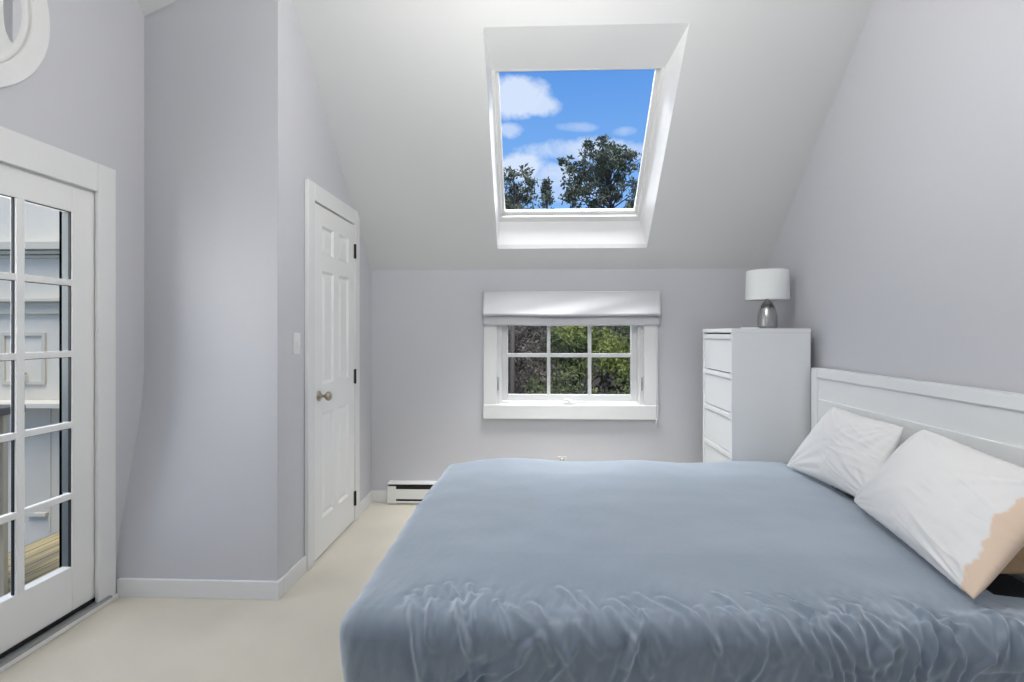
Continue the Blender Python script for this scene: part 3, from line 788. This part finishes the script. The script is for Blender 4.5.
bt.build('trunk', BARK, btr, smooth=True)
rng = random.Random(77); un = MB()
for k in range(26000):
    p = Vector((rng.uniform(-4.5, 6.5), rng.uniform(9.2, 11.0), rng.uniform(-1.6, 2.6)))
    if noise.noise(p * .9) < -.12: continue
    leaf(un, p, .15, rng)
for k in range(500):
    p = Vector((rng.uniform(-4.5, 6.5), rng.uniform(9.0, 10.8), rng.uniform(-2.5, 1.2))); q = p + Vector((rng.uniform(-.5, .5), rng.uniform(-.2, .2), rng.uniform(.5, 1.4)))
    un.tube([p, p.lerp(q, .5) + Vector((rng.uniform(-.1, .1), 0, 0)), q], [.012, .009, .004], 4)
tag(un.build('undergrowth', UNDER, recalc=False), 'dark tangled thicket on the bank behind the bushes', 'undergrowth', kind='stuff')

# added fill light: glowing globe hung from the ridge, unseen above the frame
px, py_, pz = .02, 1.42, 2.72
pe = empty('fill_globe', (px, py_, pz), label='white globe fill light, added out of view, hanging high under the ridge above the bed', cat='lamp')
MB().lathe((px, py_, roof(py_) - .075), [(.0, 0), (.065, .0), (.065, .075)], n=28).build('canopy', WHITE, pe)
MB().tube([(px, py_, roof(py_) - .075), (px, py_, pz + .20)], .006, 8).build('cord', WHITE, pe, smooth=True)
MB().lathe((px, py_, pz + .165), [(.03, 0), (.05, .015), (.05, .05), (0, .055)], n=24).build('cap', STEEL, pe)
GLOBE = mat('fill_globe_glow', (.9, .9, .9), .3)
gb_ = GLOBE.node_tree.nodes['Principled BSDF']; gb_.inputs['Emission Color'].default_value = (1, .985, .96, 1); gb_.inputs['Emission Strength'].default_value = FILL_GLOBE
MB().lathe((px, py_, pz), [(.0, -.17)] + [(.17 * math.cos(a), .17 * math.sin(a)) for a in [(-80 + 10 * k) * PI / 180 for k in range(17)]] + [(0, .17)], n=36).build('globe', GLOBE, pe)

# ------------------------------------------------------------------ windows added behind the camera, unseen, to carry fill light
for i, (a, b, c, d) in enumerate(FW):
    wr = empty('window_%d' % (4 + i), ((a + b) / 2, YF, c), label='white window added unseen in the wall behind the camera for its light, %s' % ('on the deck side' if i == 0 else 'on the bed side'), cat='window', kind='structure')
    ring(MB(), a - .08, b + .08, c - .08, d + .08, .08, YF + .001, YF + .02).build('casing', WHITE, wr, .003)
    ring(MB(), a, b, c, d, .05, YF - .09, YF - .04).build('sash', WHITE, wr, .003)

def area(name, loc, rot, sx_, sy_, power, col=(1, 1, 1)):
    l = bpy.data.lights.new(name, 'AREA'); l.shape = 'RECTANGLE'; l.size = sx_; l.size_y = sy_; l.energy = power; l.color = col
    o = bpy.data.objects.new(name, l); COL.objects.link(o); o.location = loc; o.rotation_euler = rot; return o
def aim(v): return Vector(v).to_track_quat('-Z', 'Y').to_euler()
area('daylight_door', (XL - .55, 1.78, 1.62), aim((1, 0, -.12)), 1.2, 1.3, 23, (1, .99, .97))
for i, (a, b, c, d) in enumerate(FW):
    area('added_window_fill', ((a + b) / 2, YF - .2, (c + d) / 2), (PI / 2, 0, 0), b - a, d - c, 1, (1, .985, .96))  # fill light through the added, unseen windows
area('daylight_skylight', (.24, 2.95, 4.4), aim((0, .06, -1)), 1.7, 1.0, 350, (1, 1, 1))
area('daylight_small_window', (.25, 4.75, 2.15), aim((0, -.8, -.62)), 1.6, .8, 40, (1, 1, 1))
sl = bpy.data.lights.new('sun', 'SUN'); sl.energy = 4.0; sl.angle = math.radians(40); sl.color = (1, .98, .95)
so = bpy.data.objects.new('sun', sl); COL.objects.link(so); so.location = (0, 0, 12)
so.rotation_euler = Vector((-.12, .36, -.92)).to_track_quat('-Z', 'Y').to_euler()

# ------------------------------------------------------------------ sky with clouds
w = bpy.data.worlds.new('sky'); SC.world = w; w.use_nodes = True
nt = w.node_tree; nt.nodes.clear()
out = nt.nodes.new('ShaderNodeOutputWorld'); bg = nt.nodes.new('ShaderNodeBackground'); nt.links.new(bg.outputs[0], out.inputs[0])
tc = nt.nodes.new('ShaderNodeTexCoord'); sp = nt.nodes.new('ShaderNodeSeparateXYZ'); nt.links.new(tc.outputs['Generated'], sp.inputs[0])
def math_n(op, a, b=None, clamp=False):
    n = nt.nodes.new('ShaderNodeMath'); n.operation = op; n.use_clamp = clamp
    for i, v in enumerate((a, b)):
        if v is None: continue
        if isinstance(v, (int, float)): n.inputs[i].default_value = v
        else: nt.links.new(v, n.inputs[i])
    return n.outputs[0]
rampn = nt.nodes.new('ShaderNodeValToRGB'); e = rampn.color_ramp.elements
e[0].position = .0; e[0].color = (.50, .66, .90, 1); e[1].position = 1; e[1].color = (.06, .20, .58, 1)
k = e.new(.22); k.color = (.24, .48, .90, 1); k = e.new(.48); k.color = (.10, .29, .74, 1)
nt.links.new(sp.outputs['Z'], rampn.inputs[0])
# clouds: soft blobs at fixed bearings, ragged by noise
nz = nt.nodes.new('ShaderNodeTexNoise'); nz.inputs['Scale'].default_value = 16; nz.inputs['Detail'].default_value = 6; nz.inputs['Roughness'].default_value = .6
nt.links.new(tc.outputs['Generated'], nz.inputs['Vector'])
nzc = math_n('SUBTRACT', nz.outputs['Fac'], .5)
absy = math_n('MAXIMUM', sp.outputs['Y'], .05)
az = math_n('DIVIDE', sp.outputs['X'], absy); el = math_n('DIVIDE', sp.outputs['Z'], absy)
def world_blob(px, py, rx, ry, gain):
    th = math.atan(18 / 510); xx = (px - 518) / 510; zz = (331 - py) / 510
    X = xx * math.cos(th) - math.sin(th); Y = xx * math.sin(th) + math.cos(th)
    a = math_n('DIVIDE', math_n('SUBTRACT', az, X / Y), rx / 510); b = math_n('DIVIDE', math_n('SUBTRACT', el, zz / Y), ry / 510)
    r2 = math_n('ADD', math_n('MULTIPLY', a, a), math_n('MULTIPLY', b, b))
    f = math_n('SUBTRACT', 1.0, r2)
    f = math_n('ADD', f, math_n('MULTIPLY', nzc, 3.0))
    return math_n('MULTIPLY', math_n('MULTIPLY', f, 1.25, True), gain, True)
cl = None
for bl in [(517, 98, 40, 22, .85), (540, 105, 26, 13, .8), (511, 131, 15, 9, .6), (578, 127, 22, 6, .35), (624, 131, 14, 6, .35), (522, 167, 34, 15, .85), (552, 176, 26, 18, .75), (583, 150, 62, 14, .7), (636, 152, 30, 10, .5), (560, 190, 60, 14, .45), (700, 100, 40, 16, .7), (420, 120, 50, 18, .7)]:
    b = world_blob(*bl); cl = b if cl is None else math_n('MAXIMUM', cl, b)
mx = nt.nodes.new('ShaderNodeMix'); mx.data_type = 'RGBA'
nt.links.new(cl, mx.inputs['Factor']); nt.links.new(rampn.outputs[0], mx.inputs['A']); mx.inputs['B'].default_value = (.72, .80, .95, 1)
nt.links.new(mx.outputs['Result'], bg.inputs['Color']); bg.inputs['Strength'].default_value = 1.0

# ------------------------------------------------------------------ camera
cam = bpy.data.cameras.new('camera'); co = bpy.data.objects.new('camera', cam); COL.objects.link(co)
F, CX, CY = 510.0, 518.0, 331.0
cam.sensor_fit = 'HORIZONTAL'; cam.sensor_width = 36; cam.lens = F * 36 / 1024
cam.shift_x = (512 - CX) / 1024; cam.shift_y = (CY - 341) / 1024
co.location = (0, 0, 1.31); co.rotation_euler = (PI / 2, 0, math.atan(18 / 510)); cam.clip_start = .05; cam.clip_end = 200
SC.camera = co
vs_ = SC.view_settings; vs_.view_transform = 'Standard'; vs_.look = 'None'; vs_.gamma = 1; vs_.exposure = .12; vs_.use_curve_mapping = False
SC.cycles.use_denoising = True
SC.cycles.max_bounces = 10; SC.cycles.diffuse_bounces = 7; SC.cycles.transparent_max_bounces = 16
SC.cycles.caustics_reflective = False; SC.cycles.caustics_refractive = False
